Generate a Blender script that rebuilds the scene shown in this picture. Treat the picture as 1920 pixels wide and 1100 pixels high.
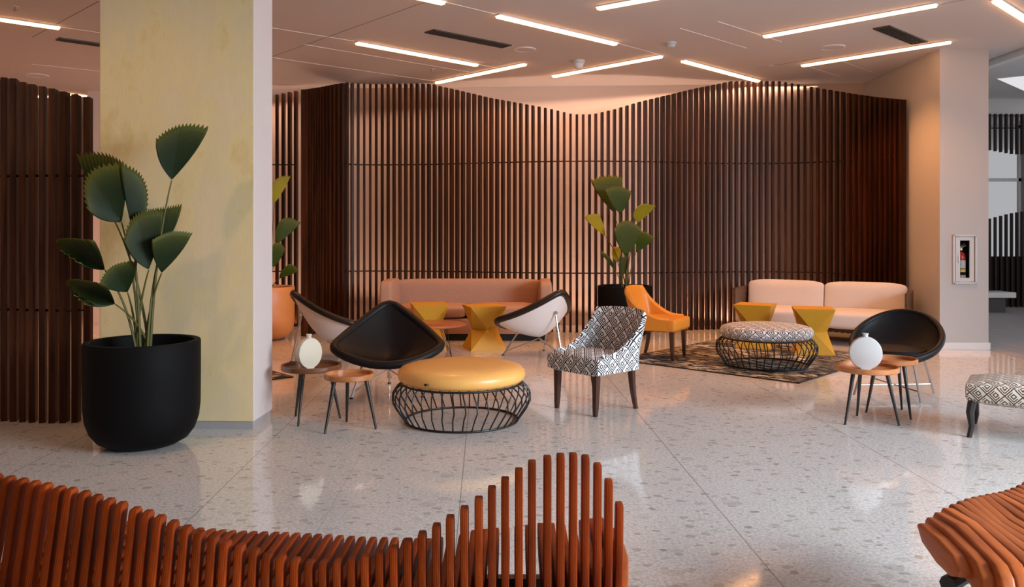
import bpy, bmesh, math, random
from mathutils import Vector, Matrix
R = math.radians
random.seed(7)
for o in list(bpy.data.objects): bpy.data.objects.remove(o)
SC = bpy.context.scene
COL = SC.collection

# ------------------------------------------------------------------ camera
F = 1560.0; HOR = 434.0; HC = 1.5; ZC = 3.83      # focal length in px, horizon row, eye height, ceiling height
cam = bpy.data.cameras.new('camera'); co = bpy.data.objects.new('camera', cam); COL.objects.link(co)
cam.sensor_fit = 'HORIZONTAL'; cam.sensor_width = 36; cam.lens = 36 * F / 1920
cam.shift_y = -(550 - HOR) / 1920; cam.clip_start = 0.05; cam.clip_end = 200
co.location = (0, 0, HC); co.rotation_euler = (R(90), 0, 0)
SC.camera = co
# ------------------------------------------------------------------ world, daylight, exposure
SC.view_settings.view_transform = 'Standard'; SC.view_settings.look = 'None'
SC.view_settings.gamma = 1; SC.view_settings.use_curve_mapping = False
SC.view_settings.exposure = 0.08
W = bpy.data.worlds.new('overcast'); SC.world = W; W.use_nodes = True
bg = W.node_tree.nodes['Background']; bg.inputs[0].default_value = (0.97, 0.97, 1.0, 1); bg.inputs[1].default_value = 0.42

def area(name, loc, target, sx, sy, power, color):
    l = bpy.data.lights.new(name, 'AREA'); l.shape = 'RECTANGLE'; l.size = sx; l.size_y = sy
    l.energy = power; l.color = color
    o = bpy.data.objects.new(name, l); COL.objects.link(o); o.location = loc
    o.rotation_euler = (Vector(target) - Vector(loc)).to_track_quat('-Z', 'Y').to_euler(); return o
def spot(name, loc, target, power, color, ang=70, blend=0.6, rad=0.06):
    l = bpy.data.lights.new(name, 'SPOT'); l.energy = power; l.color = color
    l.spot_size = R(ang); l.spot_blend = blend; l.shadow_soft_size = rad
    o = bpy.data.objects.new(name, l); COL.objects.link(o); o.location = loc
    o.rotation_euler = (Vector(target) - Vector(loc)).to_track_quat('-Z', 'Y').to_euler(); return o
area('window_daylight', (8.2, 0.2, 3.0), (3.3, 3.6, 0.0), 5.0, 2.4, 500, (0.78, 0.89, 1.0)).data.spread = R(96)
area('rear_window_daylight', (3.5, -3.6, 2.2), (1.8, 4.2, 0.0), 4.0, 2.4, 45, (0.86, 0.93, 1.0))
area('corridor_daylight', (11.5, 10.0, 2.4), (7.0, 12.5, 1.0), 4.0, 2.6, 115, (0.92, 0.96, 1.0))
WARM = (1.0, 0.41, 0.13)
# added warm spots without fittings at ceiling height, brightening slats, furniture, wall and floor
for nm, x, y, p in (('added_warm_spot', -3.0, 10.4, 60), ('added_warm_spot', -0.6, 12.1, 40), ('added_warm_spot', 0.9, 11.7, 40), ('added_warm_spot', 2.6, 12.0, 40), ('added_warm_spot', 1.0, 10.4, 50),
                    ('added_warm_spot', 3.0, 10.2, 50), ('added_warm_spot', 4.55, 10.9, 110), ('added_warm_spot', 5.0, 9.6, 60), ('added_warm_spot', -0.9, 8.6, 45), ('added_warm_spot', -5.5, 8.8, 60), ('added_warm_spot', -7.5, 11.5, 160), ('added_warm_spot', -5.6, 4.2, 30), ('added_warm_spot', -2.7, 3.0, 22)):
    spot(nm, (x, y, ZC - 0.03), (x, y + 0.01, 0), p * 1.75, WARM if x > -5 else (1.0, 0.33, 0.07), 120, 0.8, 0.08)
spot('pillar_spot', (-3.4, 3.9, ZC - 0.04), (-2.7, 6.3, 1.5), 75, (1.0, 0.60, 0.27), 75, 0.9, 0.08)
# unseen warm strips behind the slat screen; floor-level ones added to brighten the back wall
WASH = (1.0, 0.60, 0.42)
for z, tz, k in ((ZC - 0.04, 0, 1.0), (0.05, ZC, 0.9)):
    for a_ in (area('unseen_wall_wash', (0.6, 13.15, z), (0.6, 13.22, tz), 9.2, 0.06, 37 * k, WASH),
               area('unseen_wall_wash', (1.1, 12.85, z), (1.1, 12.97, tz), 2.6, 0.06, 9 * k, (1.0, 0.66, 0.50)),
               area('unseen_wall_wash', (-4.4, 13.4, z), (-4.4, 13.46, tz), 1.8, 0.06, 8 * k, WASH)): a_.data.spread = R(95)

# ------------------------------------------------------------------ helpers
def P(px, py, d): return Vector(((px - 960) * d / F, d, HC - (py - HOR) * d / F))
def G(px, py): d = F * HC / (py - HOR); return Vector(((px - 960) * d / F, d, 0))
def CP(px, py): d = F * (ZC - HC) / (HOR - py); return Vector(((px - 960) * d / F, d, ZC))
RA = math.atan(50 / F)
U = Vector((math.cos(RA), -math.sin(RA), 0)); V = Vector((math.sin(RA), math.cos(RA), 0)); Z = Vector((0, 0, 1))
def lerp(a, b, t): return a + (b - a) * t
def interp(tab, x):
    if x <= tab[0][0]: return tab[0][1]
    for (x0, y0), (x1, y1) in zip(tab, tab[1:]):
        if x <= x1:
            t = (x - x0) / (x1 - x0); return y0 + (y1 - y0) * t
    return tab[-1][1]

ON_RUG = ('fretwork cushion standing on the dark rug', 'orange leather side chair', 'hourglass stool behind')
def obj(name, bm, m, parent=None, smooth=False, sub=0, uv=False, recalc=True):
    if recalc: bmesh.ops.recalc_face_normals(bm, faces=bm.faces)
    if uv and not bm.loops.layers.uv:
        l = bm.loops.layers.uv.new('UVMap')
        for f in bm.faces:
            n = f.normal; a = [abs(c) for c in n]; k = a.index(max(a))
            for lp in f.loops:
                c = lp.vert.co
                lp[l].uv = (c.y, c.z) if k == 0 else (c.x, c.z) if k == 1 else (c.x, c.y)
    me = bpy.data.meshes.new(name); bm.to_mesh(me); bm.free()
    for mm in (m if isinstance(m, (list, tuple)) else [m]): me.materials.append(mm)
    if smooth:
        for p in me.polygons: p.use_smooth = True
        if not sub: me.set_sharp_from_angle(angle=R(38))
    o = bpy.data.objects.new(name, me); COL.objects.link(o)
    if parent is not None: o.parent = parent
    if sub:
        s = o.modifiers.new('sub', 'SUBSURF'); s.levels = sub; s.render_levels = sub
    return o
def struct(name, bm, m, label=None, **k):
    o = obj(name, bm, m, **k); o['kind'] = 'structure'
    if label: o['label'] = label
    return o
def tag(o, label, cat, group=None, kind=None):
    o['label'] = label; o['category'] = cat
    if group: o['group'] = group
    if kind: o['kind'] = kind
    return o
def thing(name, label, cat, loc=(0, 0, 0), rz=0, group=None):
    if any(k in label for k in ON_RUG): loc = (loc[0], loc[1], 0.0115)
    o = bpy.data.objects.new(name, None); COL.objects.link(o); o.empty_display_size = 0.1
    o.location = loc; o.rotation_euler = (0, 0, rz); return tag(o, label, cat, group)
def copy_tree(o, parent=None):
    c = o.copy(); COL.objects.link(c)
    if parent is not None: c.parent = parent
    for ch in list(o.children): copy_tree(ch, c)
    return c
def B(): return bmesh.new()
def box(bm, c, s, rz=0, bev=0, seg=2, M=None):
    t = bmesh.new(); bmesh.ops.create_cube(t, size=1)
    for v in t.verts: v.co = Vector((v.co.x * s[0], v.co.y * s[1], v.co.z * s[2]))
    if bev: bmesh.ops.bevel(t, geom=list(t.edges), offset=bev, segments=seg, profile=0.5, affect='EDGES')
    mt = Matrix.Translation(Vector(c)) @ Matrix.Rotation(rz, 4, 'Z')
    if M is not None: mt = M @ mt
    t.transform(mt); merge(bm, t); return bm
def merge(bm, t):
    me = bpy.data.meshes.new('t'); t.to_mesh(me); t.free(); bm.from_mesh(me); bpy.data.meshes.remove(me)
def frame_of(d):
    d = d.normalized(); a = Vector((0, 0, 1)) if abs(d.z) < 0.9 else Vector((1, 0, 0))
    x = a.cross(d).normalized(); return x, d.cross(x)
def tube(bm, pts, r, n=8, closed=False, caps=True):
    pts = [Vector(p) for p in pts]; N = len(pts); rings = []
    rr = r if isinstance(r, (list, tuple)) else [r] * N
    px = None
    for i, p in enumerate(pts):
        a = pts[(i - 1) % N] if (closed or i > 0) else p; b = pts[(i + 1) % N] if (closed or i < N - 1) else p
        d = (b - a).normalized()
        if px is None: x, y = frame_of(d)
        else:
            x = (px - d * px.dot(d)).normalized(); y = d.cross(x)
        px = x
        rings.append([bm.verts.new(p + (x * math.cos(2 * math.pi * k / n) + y * math.sin(2 * math.pi * k / n)) * rr[i]) for k in range(n)])
    for i in range(N if closed else N - 1):
        A = rings[i]; Bq = rings[(i + 1) % N]
        off = 0
        if closed and i == N - 1:
            off = min(range(n), key=lambda o: (A[0].co - Bq[o].co).length)
        for k in range(n):
            bm.faces.new((A[k], A[(k + 1) % n], Bq[(k + 1 + off) % n], Bq[(k + off) % n]))
    if caps and not closed: bm.faces.new(rings[0][::-1]); bm.faces.new(rings[-1])
    return bm
def lathe(bm, prof, n=48, c=(0, 0, 0), sx=1, sy=1):
    c = Vector(c); rings = []
    for (r, z) in prof:
        if r < 1e-5: rings.append([bm.verts.new(c + Vector((0, 0, z)))])
        else: rings.append([bm.verts.new(c + Vector((r * sx * math.cos(2 * math.pi * k / n), r * sy * math.sin(2 * math.pi * k / n), z))) for k in range(n)])
    for a, b in zip(rings, rings[1:]):
        for k in range(n):
            k2 = (k + 1) % n
            if len(a) == 1 and len(b) == 1: continue
            if len(a) == 1: bm.faces.new((a[0], b[k], b[k2]))
            elif len(b) == 1: bm.faces.new((a[k], b[0], a[k2]))
            else: bm.faces.new((a[k], b[k], b[k2], a[k2]))
    return bm
def prism(bm, poly, axis_vec, bev=0, seg=2):
    """extrude a planar polygon (list of Vector) along axis_vec"""
    t = bmesh.new(); a = [t.verts.new(p) for p in poly]; b = [t.verts.new(Vector(p) + axis_vec) for p in poly]
    n = len(poly); t.faces.new(a[::-1]); t.faces.new(b)
    for k in range(n): t.faces.new((a[k], a[(k + 1) % n], b[(k + 1) % n], b[k]))
    bmesh.ops.recalc_face_normals(t, faces=t.faces)
    if bev:
        es = [e for e in t.edges if any(len(f.verts) == n for f in e.link_faces)] if n > 4 else list(t.edges)
        bmesh.ops.bevel(t, geom=es, offset=bev, segments=seg, profile=0.5, affect='EDGES')
    merge(bm, t); return bm
def grid(bm, fn, nu, nv, uvfn=None, closeu=False):
    vs = [[bm.verts.new(fn(i / nu, j / nv)) for j in range(nv + 1)] for i in range(nu if closeu else nu + 1)]
    uvl = bm.loops.layers.uv.verify() if uvfn else None
    for i in range(nu):
        for j in range(nv):
            i2 = (i + 1) % nu if closeu else i + 1
            f = bm.faces.new((vs[i][j], vs[i2][j], vs[i2][j + 1], vs[i][j + 1]))
            if uvfn:
                for lp, (a, b) in zip(f.loops, ((i, j), (i + 1, j), (i + 1, j + 1), (i, j + 1))): lp[uvl].uv = uvfn(a / nu, b / nv)
    return vs
def bez(a, b, c, n=10):
    a, b, c = Vector(a), Vector(b), Vector(c)
    return [a * (1 - t) ** 2 + b * 2 * t * (1 - t) + c * t * t for t in [i / n for i in range(n + 1)]]

# ------------------------------------------------------------------ materials
class NT:
    def __init__(s, name):
        s.m = bpy.data.materials.new(name); s.m.use_nodes = True; s.t = s.m.node_tree; s.n = s.t.nodes; s.l = s.t.links
        s.b = s.n['Principled BSDF']
    def node(s, typ, ins=None, **kw):
        n = s.n.new(typ)
        for k, v in kw.items(): setattr(n, k, v)
        for k, v in (ins or {}).items(): s.set(n.inputs[k], v)
        return n
    def set(s, i, v):
        if hasattr(v, 'is_output') or isinstance(v, bpy.types.NodeSocket): s.l.new(v, i)
        else: i.default_value = v
    def math(s, op, a, b=0.0, c=None):
        n = s.n.new('ShaderNodeMath'); n.operation = op; s.set(n.inputs[0], a); s.set(n.inputs[1], b)
        if c is not None: s.set(n.inputs[2], c)
        return n.outputs[0]
    def mix(s, f, a, b, blend='MIX'):
        n = s.n.new('ShaderNodeMix'); n.data_type = 'RGBA'; n.blend_type = blend
        s.set(n.inputs[0], f); s.set(n.inputs[6], a); s.set(n.inputs[7], b); return n.outputs[2]
    def ramp(s, f, stops, const=False):
        n = s.n.new('ShaderNodeValToRGB'); e = n.color_ramp.elements
        if const: n.color_ramp.interpolation = 'CONSTANT'
        while len(e) < len(stops): e.new(0.5)
        for k, (p, c) in zip(e, stops): k.position = p; k.color = (*c, 1) if len(c) == 3 else c
        s.set(n.inputs[0], f); return n.outputs[0]
    def obj_co(s): return s.n.new('ShaderNodeTexCoord').outputs['Object']
    def uv(s): return s.n.new('ShaderNodeTexCoord').outputs['UV']
    def pos(s): return s.n.new('ShaderNodeNewGeometry').outputs['Position']
    def mapping(s, v, scale=(1, 1, 1), rot=(0, 0, 0), loc=(0, 0, 0)):
        return s.node('ShaderNodeMapping', {'Vector': v, 'Scale': scale, 'Rotation': rot, 'Location': loc}).outputs[0]
    def noise(s, v, scale, detail=3, rough=0.5):
        return s.node('ShaderNodeTexNoise', {'Vector': v, 'Scale': scale, 'Detail': detail, 'Roughness': rough}).outputs[0]
    def bump(s, h, strength=0.3, dist=0.01):
        n = s.node('ShaderNodeBump', {'Height': h, 'Strength': strength, 'Distance': dist}); s.l.new(n.outputs[0], s.b.inputs['Normal'])
    def out(s, color=None, rough=None, metal=None, spec=None, coat=None):
        for k, v in (('Base Color', color), ('Roughness', rough), ('Metallic', metal), ('Specular IOR Level', spec), ('Coat Weight', coat)):
            if v is not None: s.set(s.b.inputs[k], v)
        return s.m
def c4(c): return (*c, 1)
def plain(name, col, rough=0.5, metal=0, var=0.08, scale=6, spec=0.5, bump=0, bscale=200, coat=0):
    t = NT(name); v = t.obj_co(); n = t.noise(v, scale, 4)
    a = tuple(min(1, x * (1 - var)) for x in col); b = tuple(min(1, x * (1 + var)) for x in col)
    c = t.mix(n, c4(a), c4(b))
    if bump: t.bump(t.noise(v, bscale, 2), bump, 0.002)
    return t.out(c, rough, metal, spec, coat)
def wood(name, dark, light, rough=0.4, scale=(3, 30, 30), spec=0.5, bands=0, bandaxis=0, coat=0):
    t = NT(name); v = t.obj_co()
    g = t.noise(t.mapping(v, scale), 1.0, 5, 0.6)
    c = t.ramp(g, [(0.3, dark), (0.7, light)])
    oi = t.n.new('ShaderNodeObjectInfo')
    f = t.math('MULTIPLY_ADD', oi.outputs['Random'], 0.5, 0.75)
    vv = t.n.new('ShaderNodeHueSaturation'); t.set(vv.inputs['Color'], c); t.set(vv.inputs['Value'], f); c = vv.outputs[0]
    if bands:
        sx = t.node('ShaderNodeSeparateXYZ', {0: v}).outputs[bandaxis]
        s = t.math('SINE', t.math('MULTIPLY', sx, bands)); s = t.math('GREATER_THAN', s, 0.72)
        c = t.mix(t.math('MULTIPLY', s, 0.55), c, (dark[0] * 0.25, dark[1] * 0.25, dark[2] * 0.25, 1))
    return t.out(c, rough, 0, spec, coat)
def fretwork(name, ink, cloth, s=0.075):
    """diamond fretwork: nested diamonds with a crossing lattice, UV in metres"""
    t = NT(name); v = t.mapping(t.uv(), (1 / s, 1 / s, 1 / s), (0, 0, R(45)))
    sp = t.node('ShaderNodeSeparateXYZ', {0: v}); x, y = sp.outputs[0], sp.outputs[1]
    fx = t.math('SUBTRACT', t.math('FRACT', x), 0.5); fy = t.math('SUBTRACT', t.math('FRACT', y), 0.5)
    m = t.math('MAXIMUM', t.math('ABSOLUTE', fx), t.math('ABSOLUTE', fy))
    def band(a, b): return t.math('MULTIPLY', t.math('GREATER_THAN', m, a), t.math('LESS_THAN', m, b))
    k = t.math('ADD', t.math('FLOOR', x), t.math('FLOOR', y)); par = t.math('MODULO', t.math('ABSOLUTE', k), 2.0)
    r1 = band(0.10, 0.20); r2 = band(0.285, 0.375); r3 = band(0.447, 0.51)
    gap = t.math('GREATER_THAN', t.math('SUBTRACT', t.math('MULTIPLY', par, t.math('MULTIPLY', fx, 2)), fy), -0.12)
    d = t.math('MAXIMUM', r1, t.math('MAXIMUM', t.math('MULTIPLY', r2, gap), r3))
    # short bars joining the rings of alternate diamonds
    bar = t.math('MULTIPLY', t.math('LESS_THAN', t.math('ABSOLUTE', t.math('ADD', fx, 0.34)), 0.035), t.math('LESS_THAN', t.math('ABSOLUTE', fy), 0.2))
    d = t.math('MAXIMUM', d, bar)
    c = t.mix(d, c4(cloth), c4(ink))
    c = t.mix(t.math('MULTIPLY', t.noise(t.obj_co(), 900, 1), 0.06), c, (0.4, 0.38, 0.36, 1))
    t.bump(t.noise(t.obj_co(), 500, 2), 0.25, 0.002)
    return t.out(c, 0.85, 0, 0.2)

M = {}
# terrazzo floor
t = NT('terrazzo'); pos = t.pos(); pr = t.mapping(pos, (1, 1, 1), (0, 0, -RA))
base = t.mix(t.noise(pos, 1.6, 4), (0.68, 0.65, 0.63, 1), (0.80, 0.78, 0.76, 1))
fine = t.noise(pos, 60, 5, 0.75); base = t.mix(t.ramp(fine, [(0.42, (0, 0, 0)), (0.62, (1, 1, 1))]), base, (0.50, 0.46, 0.43, 1))
wv = t.node('ShaderNodeTexNoise', {'Vector': pos, 'Scale': 22.0, 'Detail': 2.0})
warp = t.node('ShaderNodeVectorMath', {0: pos, 1: t.node('ShaderNodeVectorMath', {0: wv.outputs[1], 1: (0.035, 0.035, 0)}, operation='MULTIPLY').outputs[0]}, operation='ADD').outputs[0]
def chips(base, scale, lo, hi, stops, amt, seed):
    m = t.mapping(warp, (scale, scale * 1.35, 0.001), (0, 0, seed), (seed, seed * 2, 0))
    vo = t.node('ShaderNodeTexVoronoi', {'Vector': m, 'Scale': 1.0}, voronoi_dimensions='2D')
    rnd = t.node('ShaderNodeSeparateXYZ', {0: vo.outputs['Color']})
    rad = t.math('MULTIPLY_ADD', rnd.outputs[0], hi - lo, lo)
    mask = t.math('LESS_THAN', vo.outputs['Distance'], rad)
    col = t.ramp(rnd.outputs[1], stops)
    return t.mix(t.math('MULTIPLY', mask, amt), base, col)
base = chips(base, 30, -0.15, 0.36, [(0, (0.36, 0.31, 0.27)), (0.4, (0.55, 0.50, 0.46)), (0.8, (0.80, 0.78, 0.75)), (1, (0.45, 0.36, 0.25))], 0.45, 0.4)
base = chips(base, 13, -0.6, 0.36, [(0, (0.20, 0.17, 0.15)), (0.45, (0.40, 0.36, 0.32)), (0.8, (0.33, 0.28, 0.2)), (1, (0.62, 0.6, 0.57))], 0.6, 1.1)
base = chips(base, 7, -1.0, 0.38, [(0, (0.30, 0.27, 0.25)), (0.6, (0.50, 0.47, 0.44)), (1, (0.40, 0.33, 0.28))], 0.35, 2.3)
sp = t.node('ShaderNodeSeparateXYZ', {0: pr})
def joint(c, period, off, w):
    f = t.math('ABSOLUTE', t.math('SUBTRACT', t.math('FRACT', t.math('DIVIDE', t.math('SUBTRACT', c, off), period)), 0.5))
    return t.math('GREATER_THAN', f, 0.5 - w / period)
j = t.math('MAXIMUM', t.math('MULTIPLY', joint(sp.outputs[0], 1.40, 1.26 , 0.0030), 1.0), t.math('MULTIPLY', t.math('MAXIMUM', joint(sp.outputs[0], 1.40, 0.56, 0.0018), joint(sp.outputs[1], 1.4, 0.35, 0.0018)), 0.5))
base = t.mix(t.math('MULTIPLY', j, 0.75), base, (0.22, 0.2, 0.19, 1))
M['terrazzo'] = t.out(base, t.math('MULTIPLY_ADD', t.noise(pos, 9, 3), 0.06, 0.05), 0, 0.7)
# gray corridor floor
t = NT('corridor_floor'); pos = t.pos()
c = t.mix(t.noise(t.mapping(pos, (6, 1.2, 1)), 1.0, 5), (0.24, 0.23, 0.24, 1), (0.42, 0.40, 0.41, 1))
M['corridor'] = t.out(c, 0.42)
# aged plaster on the left pillar
t = NT('aged_plaster'); v = t.obj_co()
n1 = t.noise(t.mapping(v, (2.4, 2.4, 1.3)), 1.0, 7, 0.68); n2 = t.noise(t.mapping(v, (9, 9, 1.3)), 1.0, 5, 0.6); n3 = t.noise(t.mapping(v, (120, 120, 20)), 1, 3)
c = t.ramp(n1, [(0.36, (0.62, 0.43, 0.155)), (0.46, (0.70, 0.53, 0.25)), (0.55, (0.66, 0.51, 0.28)), (0.72, (0.74, 0.55, 0.34))])
c = t.mix(t.math('MULTIPLY', t.ramp(n2, [(0.42, (0, 0, 0)), (0.75, (1, 1, 1))]), 0.4), c, (0.64, 0.46, 0.20, 1))
c = t.mix(t.math('MULTIPLY', n3, 0.2), c, (0.78, 0.74, 0.66, 1)); t.bump(n3, 0.15, 0.003)
M['plaster'] = t.out(c, 0.7, 0, 0.3)
M['white_plaster'] = plain('white_plaster', (0.58, 0.51, 0.49), 0.6, var=0.03, bump=0.05, bscale=60)
M['wall'] = plain('wall_paint', (0.74, 0.60, 0.51), 0.75, var=0.03, scale=1.5)
M['wall_gray'] = plain('pillar_paint', (0.50, 0.475, 0.47), 0.6, var=0.03, scale=1.5)
M['ceiling'] = plain('ceiling_paint', (0.66, 0.61, 0.59), 0.9, var=0.03, scale=0.8, bump=0.1, bscale=90, spec=0.2)
M['groove'] = plain('ceiling_groove_edge', (0.9, 0.84, 0.8), 0.6, var=0.02)
M['groove_dark'] = plain('ceiling_joint', (0.30, 0.25, 0.23), 0.9, var=0.02)
M['slat'] = wood('walnut_slat', (0.012, 0.004, 0.002), (0.075, 0.021, 0.006), 0.45, (25, 25, 1.2), 0.18)
M['darkslat'] = wood('espresso_slat', (0.012, 0.007, 0.006), (0.028, 0.016, 0.013), 0.5, (25, 25, 1.2), 0.15)
M['bench'] = wood('laminated_teak', (0.13, 0.016, 0.002), (0.42, 0.064, 0.007), 0.5, (30, 4, 3), 0.12, bands=1150, bandaxis=0)
M['bench_solid'] = wood('oiled_teak', (0.30, 0.055, 0.010), (0.62, 0.165, 0.040), 0.42, (9, 1.6, 9), 0.3)
M['baseboard'] = plain('gray_baseboard', (0.33, 0.30, 0.29), 0.4, var=0.05)
M['blackbase'] = plain('black_baseboard', (0.02, 0.018, 0.018), 0.4)
M['black_pot'] = plain('matte_black_pot', (0.003, 0.0026, 0.003), 0.65, var=0.15, spec=0.12)
M['orange_pot'] = plain('terracotta_glaze', (0.62, 0.22, 0.06), 0.45, var=0.1)
M['soil'] = plain('potting_soil', (0.03, 0.02, 0.015), 0.95, var=0.4, scale=60, bump=0.6, bscale=120)
def leafmat(name, dark, light):
    t = NT(name); u = t.node('ShaderNodeSeparateXYZ', {0: t.uv()})
    st = t.math('SINE', t.math('MULTIPLY', u.outputs[0], 188.5)); n = t.noise(t.obj_co(), 7, 3)
    edge = t.math('POWER', u.outputs[1], 5.0)
    c = t.mix(t.math('MULTIPLY_ADD', st, 0.30, t.math('MULTIPLY', n, 0.5)), c4(dark), c4(light))
    c = t.mix(t.math('MULTIPLY', edge, 0.5), c, (0.16, 0.15, 0.02, 1))
    return t.out(c, 0.55, 0, 0.22)
M['leaf'] = leafmat('palm_leaf_dark', (0.004, 0.012, 0.002), (0.018, 0.034, 0.005))
M['leaf_mid'] = leafmat('palm_leaf_green', (0.024, 0.042, 0.002), (0.08, 0.098, 0.006))
M['leaf_yellow'] = leafmat('palm_leaf_yellow', (0.22, 0.19, 0.008), (0.42, 0.33, 0.02))
M['petiole'] = plain('petiole', (0.09, 0.085, 0.015), 0.5)
M['tan'] = plain('tan_tweed', (0.42, 0.24, 0.165), 0.95, var=0.45, scale=150, spec=0.15, bump=0.4, bscale=320)
M['white_fabric'] = plain('cream_upholstery', (0.62, 0.565, 0.55), 0.8, var=0.04, spec=0.2, bump=0.1, bscale=400)
M['panelwood'] = wood('dark_walnut_panel', (0.045, 0.022, 0.013), (0.11, 0.055, 0.03), 0.4, (4, 4, 30))
M['mustard'] = plain('mustard_lacquer', (0.56, 0.29, 0.025), 0.5, var=0.08, scale=30, spec=0.3, bump=0.1, bscale=150)
M['teak'] = wood('acacia_tray', (0.30, 0.095, 0.028), (0.62, 0.24, 0.085), 0.35, (2, 14, 14), coat=0.2)
M['reddish'] = wood('cherry_table_top', (0.24, 0.065, 0.02), (0.40, 0.13, 0.05), 0.35, (2, 14, 14), coat=0.2)
M['blackwood'] = plain('black_stained_wood', (0.018, 0.014, 0.013), 0.4, spec=0.5)
M['legwood'] = wood('mahogany_leg', (0.035, 0.011, 0.006), (0.085, 0.026, 0.012), 0.3, (20, 20, 2), coat=0.3)
M['leather_black'] = plain('black_leather', (0.006, 0.0045, 0.005), 0.5, spec=0.22, var=0.2, scale=20, bump=0.15, bscale=260)
M['leather_brown'] = plain('espresso_leather', (0.012, 0.007, 0.005), 0.4, spec=0.35, var=0.2, scale=20, bump=0.15, bscale=260)
M['leather_orange'] = plain('orange_leather', (0.62, 0.21, 0.018), 0.42, var=0.06, scale=14, bump=0.1, bscale=260)
M['leather_amber'] = plain('amber_leather', (0.84, 0.42, 0.11), 0.36, var=0.05, scale=10, bump=0.08, bscale=260, coat=0.1)
M['shell'] = plain('white_shell', (0.72, 0.68, 0.67), 0.35, var=0.02)
M['chrome'] = plain('chrome', (0.55, 0.54, 0.53), 0.28, 1.0, var=0.03)
M['wire'] = plain('black_wire', (0.015, 0.013, 0.013), 0.4, 0.3)
M['vase'] = plain('matte_white_ceramic', (0.56, 0.54, 0.53), 0.6, var=0.02)
M['warm_lit_vase'] = plain('warm_lit_ceramic', (0.60, 0.52, 0.40), 0.6, var=0.03)  # white ceramic with the warm light mixed into its colour
M['walnut_tray'] = wood('dark_walnut_tray', (0.07, 0.024, 0.009), (0.17, 0.062, 0.022), 0.35, (2, 14, 14), coat=0.2)
M['fret_black'] = fretwork('black_white_fretwork', (0.008, 0.007, 0.010), (0.80, 0.78, 0.79), 0.084)
M['fret_brown'] = fretwork('brown_cream_fretwork', (0.11, 0.045, 0.01), (0.74, 0.69, 0.62), 0.078)
M['metalwhite'] = plain('white_enamel', (0.56, 0.55, 0.55), 0.4, var=0.02)
M['dark'] = plain('dark_recess', (0.01, 0.01, 0.01), 0.8)
M['vent'] = plain('bronze_louvre', (0.075, 0.055, 0.045), 0.55, 0.2)
M['red'] = plain('red_enamel', (0.55, 0.03, 0.02), 0.35)
M['labelwhite'] = plain('printed_label', (0.62, 0.60, 0.58), 0.6, var=0.3, scale=90)
M['labelyellow'] = plain('yellow_label', (0.75, 0.60, 0.05), 0.6)
M['brass'] = plain('brass', (0.6, 0.42, 0.18), 0.35, 0.9)
M['trimwhite'] = plain('white_trim', (0.74, 0.72, 0.72), 0.5, var=0.02)
t = NT('rug_weave'); v = t.obj_co()
n1 = t.node('ShaderNodeTexNoise', {'Vector': t.mapping(v, (7, 15, 1)), 'Scale': 1.0, 'Detail': 4.0, 'Roughness': 0.65}).outputs[0]
n2 = t.noise(t.mapping(v, (2.1, 2.6, 1), (0, 0, 0.5)), 1.0, 3)
c = t.ramp(n1, [(0.40, (0.018, 0.017, 0.022)), (0.47, (0.055, 0.05, 0.055)), (0.52, (0.42, 0.36, 0.27)), (0.60, (0.62, 0.54, 0.42))])
c = t.mix(t.ramp(n2, [(0.42, (0.75, 0.75, 0.75)), (0.58, (0, 0, 0))]), c, (0.045, 0.04, 0.045, 1))
M['rug'] = t.out(c, 0.95, 0, 0.1)
def emis(name, col, st):
    t = NT(name); e = t.n.new('ShaderNodeEmission'); e.inputs[0].default_value = c4(col); e.inputs[1].default_value = st
    t.l.new(e.outputs[0], t.n['Material Output'].inputs[0]); return t.m
M['led'] = emis('warm_led_diffuser', (1.0, 0.47, 0.20), 12.0)
M['led_cool'] = emis('cool_led_diffuser', (0.97, 0.96, 1.0), 0.75)
t = NT('clear_glass'); t.set(t.b.inputs['Transmission Weight'], 1.0); t.set(t.b.inputs['IOR'], 1.02); M['glass'] = t.out((0.96, 0.97, 0.98, 1), 0.02)

# ------------------------------------------------------------------ the shell of the room
def quadbox(bm, o, a, b, h):  # box from origin corner o, edge vectors a, b, height h
    prism(bm, [o, o + a, o + a + b, o + b], Z * h)
bm = B(); prism(bm, [Vector(p) for p in ((-16, -5, -0.1), (5.62, -5, -0.1), (6.03, 10.2, -0.1), (6.17, 26, -0.1), (-16, 26, -0.1))], Z * 0.1); struct('floor', bm, M['terrazzo'])
bm = B(); prism(bm, [Vector(p) for p in ((5.62, -5, -0.1), (20, -5, -0.1), (20, 26, -0.1), (6.17, 26, -0.1), (6.03, 10.2, -0.1))], Z * 0.102); struct('floor_corridor', bm, M['corridor'])
# ceiling
CE = 6.48
bm = B(); prism(bm, [Vector(p) for p in ((-16, -2.6, ZC), (CE - 0.05, -2.6, ZC), (CE + 0.02, 26, ZC), (-16, 26, ZC))], Z * 0.5); struct('ceiling', bm, M['ceiling'])
bm = B(); box(bm, (14, 12, 4.2), (15, 30, 0.1)); struct('ceiling_corridor', bm, M['trimwhite'])
bm = B(); box(bm, (CE + 0.10, 11, ZC + 0.01), (0.10, 27, 0.16)); struct('trim_1', bm, M['trimwhite'])
bm = B(); box(bm, (CE + 0.02, 11, ZC + 0.06), (0.05, 27, 0.05)); struct('trim_2', bm, M['blackbase'])  # black strip standing in for the shadow gap along the ceiling edge
bm = B(); box(bm, (13.2, 16.75, 4.02), (13, 0.3, 0.38)); struct('trim_3', bm, M['wall_gray'])
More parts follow.
